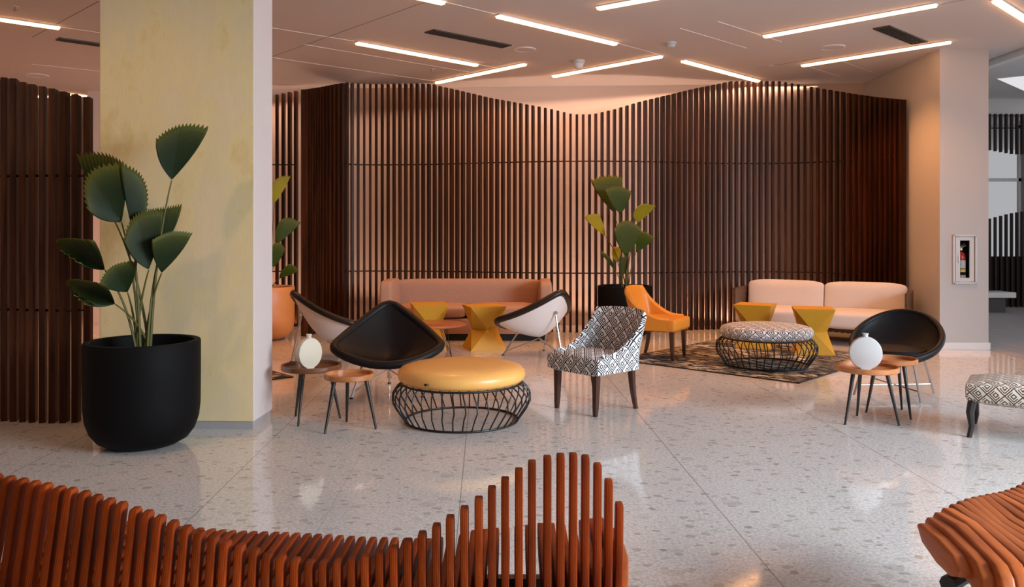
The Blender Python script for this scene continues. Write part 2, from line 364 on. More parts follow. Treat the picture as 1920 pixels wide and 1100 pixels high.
# back wall, slightly turned like the photo
wl = Vector((-7.03, 13.78, 0)); wr = Vector((5.55, 13.08, 0)); wd = (wr - wl)
bm = B(); quadbox(bm, wl, wd, Vector((0.01, 0.2, 0)), ZC); struct('wall_back', bm, M['wall'])
bm = B(); box(bm, (-11, 19, 1.95), (10, 0.2, 3.9)); struct('wall_far', bm, M['wall'])
bm = B(); box(bm, (-10.2, 8, 1.95), (0.2, 22, 3.9)); struct('wall_left', bm, M['wall'])
bm = B(); box(bm, (-3.4, -2.8, 1.95), (13.6, 0.2, 3.9)); struct('wall_rear_daylight_block', bm, M['wall'])  # unseen wall, added to keep daylight off the left side
# right wall with its pillar front (recess for the extinguisher cabinet)
p0 = G(1762, 655); wid = 0.61; dep = 2.75
def RW(a, b, z): return p0 + U * a + V * b + Z * z
cx = (1807.5 - 1762) / 147.7; rz0, rz1 = 0.86, 1.44; rw = 0.125
bm = B()
def slab(a0, a1, b0, b1, z0, z1): prism(bm, [RW(a0, b0, z0), RW(a1, b0, z0), RW(a1, b1, z0), RW(a0, b1, z0)], Z * (z1 - z0))
slab(0, wid, 0.2, dep, 0, ZC); slab(0, cx - rw, 0, 0.2, 0, ZC); slab(cx + rw, wid, 0, 0.2, 0, ZC)
slab(cx - rw, cx + rw, 0, 0.2, 0, rz0); slab(cx - rw, cx + rw, 0, 0.2, rz1, ZC)
struct('wall_right', bm, M['wall_gray'])
bm = B(); prism(bm, [RW(-0.015, -0.02, 0), RW(wid + 0.015, -0.02, 0), RW(wid + 0.015, 0.0, 0), RW(-0.015, 0, 0)], Z * 0.09, 0.004); struct('baseboard_pillar_front', bm, M['trimwhite'])
bm = B(); prism(bm, [RW(-0.02, 0.0, 0), RW(-0.0, 0.0, 0), RW(0, dep - .3, 0), RW(-0.02, dep - .3, 0)], Z * 0.08); struct('baseboard_right', bm, M['blackbase'])
# left pillar
q0 = G(476, 805); q0.z = 0
def LP(a, b, z): return q0 + U * a + V * b + Z * z
PW = 1.19; PD = 0.44
bm = B(); prism(bm, [LP(-PW, 0, 0.06), LP(0, 0, 0.06), LP(0, PD, 0.06), LP(-PW, PD, 0.06)], Z * (ZC - 0.06), 0.006)
o = struct('wall_pillar', bm, [M['plaster'], M['white_plaster']])
for p in o.data.polygons:
    if p.normal.dot(U) > 0.8: p.material_index = 1
bm = B(); prism(bm, [LP(-PW + 0.012, 0.012, 0), LP(-0.012, 0.012, 0), LP(-0.012, PD - 0.012, 0), LP(-PW + 0.012, PD - 0.012, 0)], Z * 0.06); struct('baseboard_left', bm, M['baseboard'])

# ceiling seams: thin shallow strips along the light lines
def strip(a, b, w, name, m, th=0.004):
    a = CP(*a); b = CP(*b); d = (b - a).normalized(); s = Vector((-d.y, d.x, 0)) * w / 2
    bm = B(); prism(bm, [a - s - Z * th, b - s - Z * th, b + s - Z * th, a + s - Z * th], Z * th); return struct(name, bm, m)
k = 4
for a, b in (((430, 39), (664, 77)), ((570, 83), (880, 135)), ((430, 96), (816, 152)), ((836, 4), (928, 26)), ((1158, 81), (1236, 102)), ((898, 121), (935, 128)),
             ((1345, 40), (1465, 78)), ((1275, 53), (1400, 90)), ((1580, 115), (1650, 140)), ((1515, 124), (1575, 143)), ((117, 51), (186, 61)), ((60, 120), (186, 133))):
    strip(a, b, 0.014, 'trim_%d' % k, M['groove']); k += 1
for a, b in (((511, 106), (802, 2)), ((60, 70), (186, 2)), ((1700, 20), (1850, -8)), ((1420, 128), (1540, 108))):
    strip(a, b, 0.010, 'trim_%d' % k, M['groove_dark'], 0.002); k += 1

# ------------------------------------------------------------------ ceiling fixtures
def led(a, b, label, m=None, raw=False):
    a = CP(*a) if not raw else Vector(a); b = CP(*b) if not raw else Vector(b)
    c = (a + b) / 2; d = (b - a); L = d.length; rz = math.atan2(d.y, d.x)
    t = thing('linear_ceiling_light', label, 'ceiling light', (c.x, c.y, ZC), rz, 'recessed linear lights in the ceiling')
    bm = B(); w = 0.085
    box(bm, (0, w / 2, -0.006), (L, 0.008, 0.012)); box(bm, (0, -w / 2, -0.006), (L, 0.008, 0.012))
    box(bm, (L / 2, 0, -0.006), (0.008, w, 0.012)); box(bm, (-L / 2, 0, -0.006), (0.008, w, 0.012))
    obj('frame', bm, M['trimwhite'], t)
    bm = B(); box(bm, (0, 0, -0.018), (L - 0.02, w - 0.018, 0.034), bev=0.006); obj('diffuser', bm, m or M['led'], t)
led((668, 78), (895, 120), 'glowing ceiling strip sloping down right, left of the long dark vent')
led((932, 27), (1155, 80), 'glowing ceiling strip sloping down right, above the dome camera')
led((1280, 112), (1422, 150), 'shorter glowing strip sloping down right onto the peak of the slat screen')
led((-130, 14), (113, 50), 'glowing strip at the far left edge, left of the plaster pillar')
led((818, 153), (985, 118), 'glowing strip rising right, its low end touching the screen top left of centre')
led((1037, 141), (1241, 103), 'glowing strip rising right beside the dome camera above the dip in the screen')
led((1120, 13), (1330, -26), 'glowing strip cut by the top edge of the picture, right of centre')
led((1432, 66), (1757, 6), 'long glowing strip rising right, just left of the right-hand vent')
led((1503, 121), (1783, 76), 'glowing strip ending above the white pillar, crossing the right-hand vent corner')
led((1866, -2), (1990, 76), 'glowing strip at the top right corner beyond the white pillar')
led((640, -40), (833, 3), 'glowing strip of which only the tip shows at the top edge, above the long vent')
led((112, 172.5), (163, 178), 'small glowing strip seen just above the left slat screen beside the pillar')
led((-9.5, 14.25, 0), (-7.9, 14.25, 0), 'glowing strip seen only through gaps between the tops of the left slats', raw=True)

def vent(c0, c1, w, label):
    a = CP(*c0); b = CP(*c1); c = (a + b) / 2; d = b - a; L = d.length
    t = thing('ceiling_vent', label, 'vent', (c.x, c.y, ZC), math.atan2(d.y, d.x), 'slot air vents in the ceiling')
    bm = B(); box(bm, (0, 0, -0.001), (L, w, 0.002)); obj('backing', bm, M['dark'], t)
    bm = B()
    for s in (-1, 1): box(bm, (0, s * (w / 2 - .006), -0.007), (L, 0.012, 0.014)); box(bm, (s * (L / 2 - .006), 0, -0.007), (0.012, w, 0.014))
    obj('frame', bm, M['vent'], t)
    for i in range(4):
        bm = B(); box(bm, (0, -w / 2 + (i + 1) * w / 5, -0.008), (L - .02, 0.011, 0.012)); obj('louvre', bm, M['vent'], t)
vent((805, 57.2), (950, 86.3), 0.19, 'long dark slotted vent above the left half of the slat screen')
vent((1652, 50), (1724, 79.5), 0.19, 'dark slotted vent crossed by a glowing strip near the white pillar')
vent((108, 72), (196, 84.5), 0.17, 'dark slotted vent half hidden behind the plaster pillar')
def ceil_disc(px, py, r, label):
    c = CP(px, py); t = thing('ceiling_speaker', label, 'speaker', c, 0, 'round flush ceiling speakers')
    bm = B(); lathe(bm, [(0, -0.008), (r * .86, -0.010), (r * .88, -0.006)], 32); obj('grille', bm, M['ceiling'], t, True)
    bm = B(); lathe(bm, [(r * .88, -0.004), (r * .90, -0.014), (r, -0.010), (r * 1.02, 0)], 32); obj('rim', bm, M['trimwhite'], t, True)
ceil_disc(984, 92, 0.14, 'round flush speaker grille at the right end of the long vent')
ceil_disc(1561, 88, 0.15, 'round flush speaker grille between the two right-hand glowing strips')
ceil_disc(70, 141, 0.16, 'faint round speaker grille over the left slat screen')
c = CP(1257, 80); t = thing('smoke_detector', 'small white smoke detector on the ceiling right of the central strips', 'smoke detector', c)
bm = B(); lathe(bm, [(0.075, 0), (0.075, -0.02), (0.062, -0.026)], 24); obj('base', bm, M['metalwhite'], t, True)
bm = B(); lathe(bm, [(0.06, -0.026), (0.06, -0.05), (0.045, -0.062), (0, -0.064)], 24); obj('sensor_cap', bm, M['metalwhite'], t, True)
c = CP(1084, 113); t = thing('dome_camera', 'white dome security camera hanging beside the central ceiling strip', 'camera', c)
bm = B(); lathe(bm, [(0.09, 0), (0.09, -0.025), (0.075, -0.05)], 24); obj('housing', bm, M['metalwhite'], t, True)
bm = B(); lathe(bm, [(0.072, -0.05), (0.066, -0.085), (0.04, -0.115), (0, -0.125)], 24); obj('dome', bm, M['trimwhite'], t, True)
for px, py, w in ((811, 129, 'left of the strip that meets the screen'), (1447, 123, 'above the right peak of the slat screen'), (28, 12, 'near the top left corner of the picture')):
    c = CP(px, py); t = thing('fire_sprinkler', 'tiny ceiling sprinkler ' + w, 'sprinkler', c, 0, 'ceiling sprinklers')
    bm = B(); lathe(bm, [(0.04, 0), (0.038, -0.008), (0, -0.008)], 16); obj('plate', bm, M['trimwhite'], t)
    bm = B(); lathe(bm, [(0.008, -0.008), (0.008, -0.035), (0.02, -0.037), (0.02, -0.040), (0, -0.04)], 10); obj('nozzle', bm, M['chrome'], t)

# ------------------------------------------------------------------ slat screens
def resample(pts, step):
    out = [pts[0].copy()]; acc = 0
    dirs = []
    for a, b in zip(pts, pts[1:]):
        L = (b - a).length; d = (b - a) / L; t = step - acc
        while t <= L: out.append(a + d * t); t += step
        acc = (acc + L) % step if False else L - (t - step)
    return out
def smooth_path(pts, n=12):
    res = []
    for i in range(len(pts) - 1):
        p0 = pts[max(i - 1, 0)]; p1 = pts[i]; p2 = pts[i + 1]; p3 = pts[min(i + 2, len(pts) - 1)]
        for k in range(n):
            t = k / n
            res.append(0.5 * ((2 * p1) + (p2 - p0) * t + (2 * p0 - 5 * p1 + 4 * p2 - p3) * t * t + (3 * p1 - p0 - 3 * p2 + p3) * t ** 3))
    res.append(pts[-1].copy()); return res
def slat_screen(label, plan, tops, pitch, wid, dep, rods, m, name='slat_screen', zbot=0.0, group=None, bot=None, turn=None):
    path = smooth_path([Vector(((px - 960) * d / F, d, 0)) for px, d in plan])
    pts = resample(path, pitch)
    t = thing(name, label, 'slat screen', (pts[0].x, pts[0].y, 0), 0, group)
    base = Vector((pts[0].x, pts[0].y, 0)); extra = B(); n = 0
    order = list(range(len(pts)))
    for i in order:
        p = pts[i]; q0 = pts[max(i - 1, 0)]; q1 = pts[min(i + 1, len(pts) - 1)]
        d = (q1 - q0).normalized(); px = 960 + p.x * F / p.y
        top = min(HC + (HOR - interp(tops, px)) * p.y / F, ZC - 0.015) if tops[0][1] > 20 else interp(tops, px)
        zb = interp(bot, px) if bot else zbot
        ang = math.atan2(d.y, d.x) + (interp(turn, px) if turn else 0)
        bm = extra if n >= 100 else B()
        box(bm, tuple(p - base + Z * ((top + zb) / 2)), (wid, dep, top - zb), ang)
        if n < 100:
            obj('slat', bm, m, t)
        n += 1
    if n > 100:
        e = obj('more_slats', extra, m, t); e['kind'] = 'stuff'
    else: extra.free()
    for z in rods:
        bm = B(); tube(bm, [p - base + Z * z for p in pts], 0.011, 6); obj('rail', bm, M['wire'], t)
    return t
main_plan = [(571, 11.95), (584, 12.2), (608, 12.6), (650, 12.98), (700, 13.1), (760, 13.08), (820, 12.98), (880, 12.82), (950, 12.62), (1020, 12.48), (1090, 12.42), (1160, 12.44),
             (1220, 12.5), (1290, 12.68), (1350, 12.8), (1400, 12.83), (1460, 12.82), (1520, 12.66), (1575, 12.40), (1620, 12.1), (1660, 11.75), (1697, 11.4)]
main_tops = [(575, 168), (600, 164), (630, 158), (665, 152), (700, 156), (760, 157), (810, 158), (830, 163), (870, 172), (920, 184), (970, 193), (1020, 202), (1050, 209), (1075, 215), (1110, 215),
             (1150, 206), (1200, 191), (1250, 179), (1300, 167), (1350, 157), (1370, 153), (1460, 153), (1480, 156), (1530, 165), (1600, 176), (1640, 182), (1703, 188)]
slat_screen('long wavy screen of upright walnut slats with dipping top edge behind the two sofas', main_plan, main_tops, 0.094, 0.037, 0.095, (0.88, 2.55), M['slat'])
slat_screen('short run of upright walnut slats behind the orange planter, beside the plaster pillar', [(420, 12.9), (480, 13.1), (520, 13.2), (565, 13.2)],
            [(420, 196), (513, 179), (561, 170)], 0.100, 0.044, 0.10, (0.87, 2.56), M['slat'])
slat_screen('dark wall-like screen of upright slats at the left edge, ending at the plaster pillar', [(-230, 7.1), (-120, 6.8), (0, 6.64), (90, 6.56), (150, 6.58), (184, 6.62)],
            [(-230, 160), (-60, 150), (10, 147), (24, 147), (34, 153), (51, 157), (73, 162), (98, 167), (116, 172), (132, 175.5), (160, 182), (185, 187)], 0.086, 0.046, 0.10, (0.88, 1.94), M['slat'], turn=[(0, 0.56), (80, 0.46), (120, 0.0)])
# corridor screens and glazing
scr = slat_screen('black slat screen standing on the corridor floor beyond the white pillar', [(1800, 16.6), (1850, 16.5), (1920, 16.5), (2040, 16.6), (2160, 16.8)],
            [(1800, 416), (1850, 411), (1893, 400), (1920, 396), (2000, 392), (2160, 400)], 0.108, 0.036, 0.06, (1.0,), M['darkslat'], group='black slat screens in the corridor')
slat_screen('black slats hanging from the corridor soffit over the white glazing', [(1800, 16.6), (1850, 16.5), (1920, 16.5), (2040, 16.6), (2160, 16.8)],
            [(1800, 3.83), (2160, 3.83)], 0.108, 0.036, 0.06, (3.55,), M['darkslat'], bot=[(1800, 3.15), (1850, 3.12), (1900, 3.03), (2160, 3.0)], group='black slat screens in the corridor')
bm = B(); prism(bm, [Vector(p) - scr.location for p in ((8.9, 16.66, 0), (12.9, 16.86, 0), (12.9, 16.90, 0), (8.9, 16.70, 0))], Z * 1.0); obj('back_panel', bm, M['darkslat'], scr)
for i, x in enumerate((10.0, 12.1, 14.4)):
    t = bpy.data.objects.new('window_%d' % (i + 1), None); COL.objects.link(t); t.location = (x, 18.0, 0); t['kind'] = 'structure'
    bm = B(); w = 2.0
    for z in (0.05, 2.62, 3.78): box(bm, (0, 0, z), (w, 0.06, 0.07))
    for s in (-1, 1): box(bm, (s * (w / 2 - .03), 0, 1.9), (0.06, 0.06, 3.8))
    box(bm, (0.25, 0, 3.2), (0.05, 0.05, 1.2))
    obj('window_frame', bm, M['trimwhite'], t)
    bm = B(); box(bm, (0, 0, 1.9), (w - .06, 0.008, 3.76)); obj('window_pane', bm, M['glass'], t)
bm = B(); box(bm, (11.15, 17.9, 1.95), (0.30, 0.3, 3.9)); struct('wall_corridor_column', bm, M['wall_gray'])
t = thing('corridor_bench', 'white box bench on a dark plinth just right of the white pillar', 'bench', (9.15, 15.55, 0))
bm = B(); box(bm, (-.55, 0, 0.33), (1.35, 0.5, 0.10), bev=.006); obj('top', bm, M['metalwhite'], t)
bm = B(); box(bm, (-.60, 0.03, 0.14), (1.15, 0.4, 0.28)); obj('plinth', bm, M['blackbase'], t)
t = thing('skylight_panel', 'bright angled skylight panel in the corridor ceiling at the right edge', 'skylight', (9.6, 14.6, 4.15))
bm = B(); prism(bm, [Vector(p) for p in ((-1.2, -0.2, -.012), (0.1, -1.3, -.012), (2.2, 1.3, -.012), (0.9, 1.9, -.012))], Z * 0.01); obj('diffuser', bm, M['led_cool'], t)
bm = B(); prism(bm, [Vector(p) for p in ((-1.26, -0.2, -.006), (0.1, -1.38, -.006), (2.28, 1.3, -.006), (0.9, 1.98, -.006))], Z * 0.006); obj('frame', bm, M['trimwhite'], t)

# ------------------------------------------------------------------ fire extinguisher cabinet
cb = RW(cx, 0, 0); t = thing('extinguisher_cabinet', 'white framed cabinet with narrow window set in the white pillar', 'cabinet', (cb.x, cb.y, 0.80), -RA)
bm = B(); zc = (rz0 + rz1) / 2 - 0.80; hh = (rz1 - rz0)
for s in (-1, 1): box(bm, (s * 0.138, -0.012, zc), (0.026, 0.024, hh + .05), bev=.003); box(bm, (0, -0.012, zc + s * (hh / 2 + .012)), (0.30, 0.024, 0.026), bev=.003)
obj('frame', bm, M['metalwhite'], t)
bm = B()
for s in (-1, 1): box(bm, (s * 0.12, 0.10, zc), (0.006, 0.19, hh - .004)); box(bm, (0, 0.10, zc + s * (hh / 2 - .004)), (0.24, 0.19, 0.006))
box(bm, (0, 0.192, zc), (0.24, 0.006, hh - .004)); obj('box', bm, M['dark'], t)
bm = B()
for s in (-1, 1): box(bm, (s * 0.0875, -0.006, zc), (0.055, 0.018, hh - .01), bev=.002); box(bm, (0, -0.006, zc + s * 0.262), (0.124, 0.018, 0.050), bev=.002)
dr = obj('door', bm, M['metalwhite'], t)
bm = B(); box(bm, (0, -0.006, zc), (0.118, 0.003, 0.475)); obj('pane', bm, M['glass'], dr)
bm = B(); box(bm, (-0.080, -0.020, zc), (0.012, 0.012, 0.10), bev=.003); obj('handle', bm, M['chrome'], dr)
e = thing('fire_extinguisher', 'small fire extinguisher with red neck and printed labels inside the pillar cabinet', 'fire extinguisher', tuple(RW(cx, 0.09, 0.87)), -RA)
bm = B(); lathe(bm, [(0, 0), (0.05, 0), (0.056, 0.012), (0.056, 0.30), (0.045, 0.345), (0.022, 0.37), (0.02, 0.39), (0, 0.39)], 24); obj('cylinder', bm, M['dark'], e, True)
bm = B(); lathe(bm, [(0.057, 0.275), (0.0572, 0.30), (0.047, 0.345), (0.024, 0.37)], 24); obj('shoulder', bm, M['red'], e, True)
for z0, z1, mt in ((0.16, 0.265, 'labelwhite'), (0.115, 0.15, 'labelyellow'), (0.02, 0.075, 'labelwhite')):
    bm = B(); lathe(bm, [(0.0575, z0), (0.0575, z1)], 24); obj('label', bm, M[mt], e, True)
bm = B(); box(bm, (0, 0, 0.405), (0.03, 0.03, 0.035), bev=.004); obj('valve', bm, M['brass'], e)
bm = B(); tube(bm, [(-0.02, 0, 0.42), (0.02, -0.01, 0.43), (0.055, -0.02, 0.455)], 0.006); tube(bm, [(-0.02, 0, 0.42), (0.05, 0.0, 0.48)], 0.006); obj('lever', bm, M['chrome'], e)
bm = B(); tube(bm, bez((-0.02, 0, 0.41), (-0.10, -0.01, 0.36), (-0.066, -0.01, 0.16)), 0.007); obj('hose', bm, M['wire'], e)

# ------------------------------------------------------------------ potted fan palms
def fan_leaf(bm, apex, pl, pt, pr, n=15, bulge=0.07, fold=0.06):
    """pleated fan blade from its apex to an arc through three outer points"""
    A = Vector(apex); pl, pt, pr = Vector(pl), Vector(pt), Vector(pr)
    side = (pr - pl); sl = side.length; side.normalize(); L = (pt - A).length
    N = side.cross((pt - A).normalized()).normalized()
    rings = 8; seg = n * 2; rows = []
    for k in range(rings + 1):
        r = k / rings; row = []
        for j in range(seg + 1):
            u = j / seg
            o = pl * ((u - .5) * (u - 1) * 2) + pt * (-4 * u * (u - 1)) + pr * (2 * u * (u - .5))
            d = o - A
            if k == rings: d = d * (1.035 if j % 2 else 0.965)
            p = A + d * max(r, 0.02) + side * ((u - .5) * 2 * bulge * L * math.sin(math.pi * min(r, 1)) )
            zz = 0.022 * (1 if j % 2 else -1) * r * L + fold * L * abs(u - .5) * 2 * r - 0.05 * L * r * r
            row.append(bm.verts.new(p + N * zz))
        rows.append(row)
    uvl = bm.loops.layers.uv.verify()
    for k in range(rings):
        for j in range(seg):
            f = bm.faces.new((rows[k][j], rows[k][j + 1], rows[k + 1][j + 1], rows[k + 1][j])); f.smooth = True
            for lp, (jj, kk) in zip(f.loops, ((j, k), (j + 1, k), (j + 1, k + 1), (j, k + 1))): lp[uvl].uv = (jj / seg, kk / rings)
POT = [(0, 0), (0.13, 0.0), (0.23, 0.012), (0.30, 0.05), (0.345, 0.11), (0.372, 0.19), (0.382, 0.28), (0.384, 0.50), (0.384, 0.725), (0.378, 0.735), (0.345, 0.735), (0.338, 0.728), (0.335, 0.62)]
def palm(label, loc, potmat, leaves, mats, thing_name='potted_fan_palm', group='potted fan palms'):
    t = thing(thing_name, label, 'potted plant', loc, 0, group); base = Vector(loc)
    bm = B(); lathe(bm, POT, 64); obj('planter', bm, M[potmat], t, True)
    bm = B(); lathe(bm, [(0, 0.66), (0.2, 0.655), (0.336, 0.64)], 40); obj('soil', bm, M['soil'], t, True)
    for i, (a2, l2, t2, r2, da, dt, tw, mi) in enumerate(leaves):
        d = loc[1]; a = P(*a2, d + da) - base; tl = P(*l2, d + dt - tw) - base; tt = P(*t2, d + dt) - base; tr = P(*r2, d + dt + tw) - base
        bm = B(); ang = i * 2.4; s = Vector((0.05 * math.cos(ang), 0.05 * math.sin(ang), 0.64))
        ctl = Vector((lerp(s.x, a.x, 0.25), lerp(s.y, a.y, 0.2), lerp(s.z, a.z, 0.62)))
        pts = bez(s, ctl, a, 12); tube(bm, pts, [lerp(0.011, 0.0045, k / 12) for k in range(13)], 6)
        st = obj('leaf_stalk', bm, M['petiole'], t, True)
        bm = B(); fan_leaf(bm, a, tl, tt, tr)
        obj('leaf', bm, M[mats[mi]], st, False, recalc=False).modifiers.new('thick', 'SOLIDIFY').thickness = 0.002
    return t
palm('fan palm in a matte black round-bottomed planter in front of the plaster pillar', (-2.60, 5.86, 0), 'black_pot', [
    ((322, 338), (291, 264), (336, 236), (392, 240), 0, -0.05, 0.06, 0), ((228, 417), (166, 396), (166, 326), (236, 308), -0.14, -0.24, 0.05, 0), ((246, 424), (224, 308), (270, 336), (274, 398), -0.12, -0.12, 0.08, 0),
    ((205, 395), (143, 292), (196, 289), (246, 318), 0.04, 0.08, -0.05, 0), ((279, 506), (232, 452), (256, 404), (306, 396), -0.12, -0.20, 0.06, 0), ((298, 478), (272, 396), (306, 389), (342, 384), 0.03, 0.08, 0.05, 0),
    ((303, 512), (284, 450), (324, 436), (361, 438), -0.06, -0.14, 0.10, 0), ((197, 506), (150, 492), (106, 454), (176, 450), -0.1, -0.28, -0.08, 0),
    ((216, 570), (166, 573), (126, 530), (194, 532), -0.2, -0.42, -0.08, 0), ((239, 548), (186, 534), (212, 500), (258, 490), -0.05, -0.18, 0.05, 0)], ['leaf'])
palm('fan palm in a matte black planter against the wavy slat screen', (1.60, 11.80, 0), 'black_pot', [
    ((1150, 398), (1107, 338), (1142, 329), (1168, 334), 0.15, 0.2, 0.05, 0), ((1163, 402), (1134, 357), (1159, 350), (1184, 359), -0.05, -0.15, 0.05, 0), ((1196, 418), (1187, 403), (1203, 384), (1230, 387), 0, -0.15, 0.15, 1),
    ((1135, 443), (1097, 409), (1107, 402), (1123, 402), -.05, -0.15, 0.1, 1), ((1173, 481), (1151, 430), (1176, 414), (1203, 430), -0.15, -0.25, 0.05, 0), ((1192, 474), (1197, 432), (1214, 437), (1227, 447), -0.05, -0.1, 0.1, 0),
    ((1154, 509), (1127, 474), (1133, 473), (1144, 485), 0, 0, 0.1, 0), ((1158, 492), (1148, 480), (1151, 463), (1166, 468), 0.05, 0.1, 0.1, 1), ((1168, 518), (1163, 490), (1170, 481), (1177, 488), 0, 0, 0, 0)],
    ['leaf_mid', 'leaf_yellow'])
palm('fan palm in an orange planter half hidden behind the plaster pillar', (-3.43, 11.62, 0), 'orange_pot', [
    ((515, 381), (509, 350), (524, 333), (545, 331), 0, 0, 0.1, 1), ((520, 457), (519, 426), (536, 409), (564, 418), 0, 0, 0.1, 0), ((512, 502), (505, 466), (522, 455), (534, 468), -.1, -.1, 0.1, 0), ((524, 522), (530, 506), (546, 496), (560, 508), -.1, -.15, 0.1, 0),
    ((480, 420), (440, 380), (455, 345), (490, 350), 0, 0, 0.1, 0), ((492, 352), (470, 300), (490, 285), (506, 300), 0.1, 0.1, 0.1, 0)],
    ['leaf_mid', 'leaf_yellow'])

# ------------------------------------------------------------------ sofas
def cushion(bm, c, s, bev=0.05, puff=0.015, rz=0, seg=4, M_=None):
    t = bmesh.new(); bmesh.ops.create_cube(t, size=1)
    bmesh.ops.subdivide_edges(t, edges=list(t.edges), cuts=6, use_grid_fill=True)
    h = [s[0] / 2, s[1] / 2, s[2] / 2]
    for v in t.verts:
        x, y, z = v.co.x * 2, v.co.y * 2, v.co.z * 2
        q = Vector((x * h[0], y * h[1], z * h[2])); b = bev
        inner = Vector((max(-h[0] + b, min(h[0] - b, q.x)), max(-h[1] + b, min(h[1] - b, q.y)), max(-h[2] + b, min(h[2] - b, q.z))))
        d = q - inner
        q = inner + (d.normalized() * b if d.length > 1e-6 else d)
        px = (1 - x ** 4) * (1 - y ** 4); q.z += puff * z * px
        py = (1 - x ** 4) * (1 - z ** 4); q.y += puff * y * py
        v.co = q
    mt = Matrix.Translation(Vector(c)) @ Matrix.Rotation(rz, 4, 'Z')
    if M_ is not None: mt = M_ @ mt
    t.transform(mt); merge(bm, t)
t = thing('sofa', 'long tan tweed sofa with squared arms against the wavy slat screen', 'sofa', (-0.63, 11.82, 0), R(-1.0))
bm = B(); cushion(bm, (0, 0.32, 0.53), (2.30, 0.20, 0.55), 0.05, 0.01); obj('backrest', bm, M['tan'], t, True, sub=1)
for s in (-1, 1):
    bm = B(); cushion(bm, (s * 1.10, 0.0, 0.45), (0.19, 0.86, 0.74), 0.05, 0.005); obj('arm', bm, M['tan'], t, True, sub=1)
    bm = B(); cushion(bm, (s * 0.50, -0.10, 0.395), (0.995, 0.68, 0.17), 0.045, 0.015); obj('seat_cushion', bm, M['tan'], t, True, sub=1)
bm = B(); box(bm, (0, -0.02, 0.20), (2.02, 0.80, 0.21), bev=0.02); obj('seat_base', bm, M['tan'], t, True)
bm = B(); box(bm, (0, 0.0, 0.047), (2.2, 0.74, 0.094)); obj('plinth', bm, M['dark'], t)
# cream sofa turned towards the left
th = R(-31)
ww = Vector((math.cos(th), math.sin(th), 0)); bb = Vector((-math.sin(th), math.cos(th), 0))
fl = Vector((3.13, 11.72, 0)); ctr = fl + ww * 1.10 + bb * 0.36
t = thing('sofa', 'cream two-seat sofa with dark wooden side panels beside the white pillar', 'sofa', (ctr.x, ctr.y, 0), th)
for s in (-1, 1):
    bm = B(); box(bm, (s * 1.10, -0.0, 0.43), (0.035, 0.72, 0.56), bev=0.003); obj('side_panel', bm, M['panelwood'], t)
    Mx = Matrix.Translation((s * 0.53, 0.26, 0.58)) @ Matrix.Rotation(R(-8), 4, 'X')
    bm = B(); cushion(bm, (0, 0, 0), (1.055, 0.17, 0.42), 0.04, 0.02, M_=Mx); obj('back_cushion', bm, M['white_fabric'], t, True, sub=1)
    bm = B(); cushion(bm, (s * 0.54, -0.13, 0.335), (1.08, 0.68, 0.22), 0.05, 0.02); obj('seat_cushion', bm, M['white_fabric'], t, True, sub=1)
bm = B(); box(bm, (0, 0.34, 0.43), (2.165, 0.03, 0.54), bev=.003); obj('back_panel', bm, M['panelwood'], t)
bm = B(); box(bm, (0, -0.04, 0.20), (2.165, 0.66, 0.05)); obj('seat_rail', bm, M['blackwood'], t)
for sx in (-1, 1):
    for sy in (-0.30, 0.30):
        bm = B(); box(bm, (sx * 0.98, sy, 0.0875), (0.04, 0.04, 0.175)); obj('leg', bm, M['blackwood'], t)

# ------------------------------------------------------------------ faceted stools
def stool(label, x, y, rz, h=0.55):
    t = thing('faceted_stool', label, 'stool', (x, y, 0), rz, 'mustard hourglass stools')
    w = 0.235; wr = 0.165; zm = h * 0.47; bm = B()
    tp = [bm.verts.new((w * a, w * b, h)) for a, b in ((-1, -1), (1, -1), (1, 1), (-1, 1))]
    bt = [bm.verts.new((w * a, w * b, 0)) for a, b in ((-1, -1), (1, -1), (1, 1), (-1, 1))]
    wa = [bm.verts.new((wr * a, wr * b, zm)) for a, b in ((0, -1), (1, 0), (0, 1), (-1, 0))]
    bm.faces.new(tp); bm.faces.new(bt[::-1])
    for k in range(4):
        k2 = (k + 1) % 4
        bm.faces.new((tp[k2], tp[k], wa[k])); bm.faces.new((bt[k], bt[k2], wa[k]))
        bm.faces.new((tp[k2], wa[k], wa[k2])); bm.faces.new((bt[k2], wa[k2], wa[k]))
    o = obj('body', bm, M['mustard'], t)
    return t
stool('mustard hourglass stool at the left half of the tan sofa, behind the round wooden table', -1.10, 11.02, R(12))
stool('mustard hourglass stool standing free before the tan sofa, left of the white-shelled lounge chair', -0.36, 10.72, R(17))
stool('mustard hourglass stool behind the left rim of the patterned ottoman', 3.16, 10.80, R(-27))
stool('mustard hourglass stool behind the right rim of the patterned ottoman', 3.71, 10.26, R(-14))

# ------------------------------------------------------------------ low round table with rod legs
t = thing('coffee_table', 'low round reddish wood coffee table on thin rod legs before the tan sofa', 'table', (-1.00, 10.12, 0))
bm = B(); lathe(bm, [(0, 0.352), (0.38, 0.352), (0.445, 0.366), (0.448, 0.374), (0.44, 0.380), (0, 0.380)], 64); obj('table_top', bm, M['reddish'], t, True)
for k in range(4):
    a = R(-35 + 90 * k); c, s = math.cos(a), math.sin(a); tn = Vector((-s, c, 0))
    bm = B(); f = Vector((c * 0.34, s * 0.34, 0.008)); u = Vector((c * 0.22, s * 0.22, 0.35))
    tube(bm, [u + tn * 0.05, f, u - tn * 0.05], 0.006, 6); obj('leg', bm, M['wire'], t)

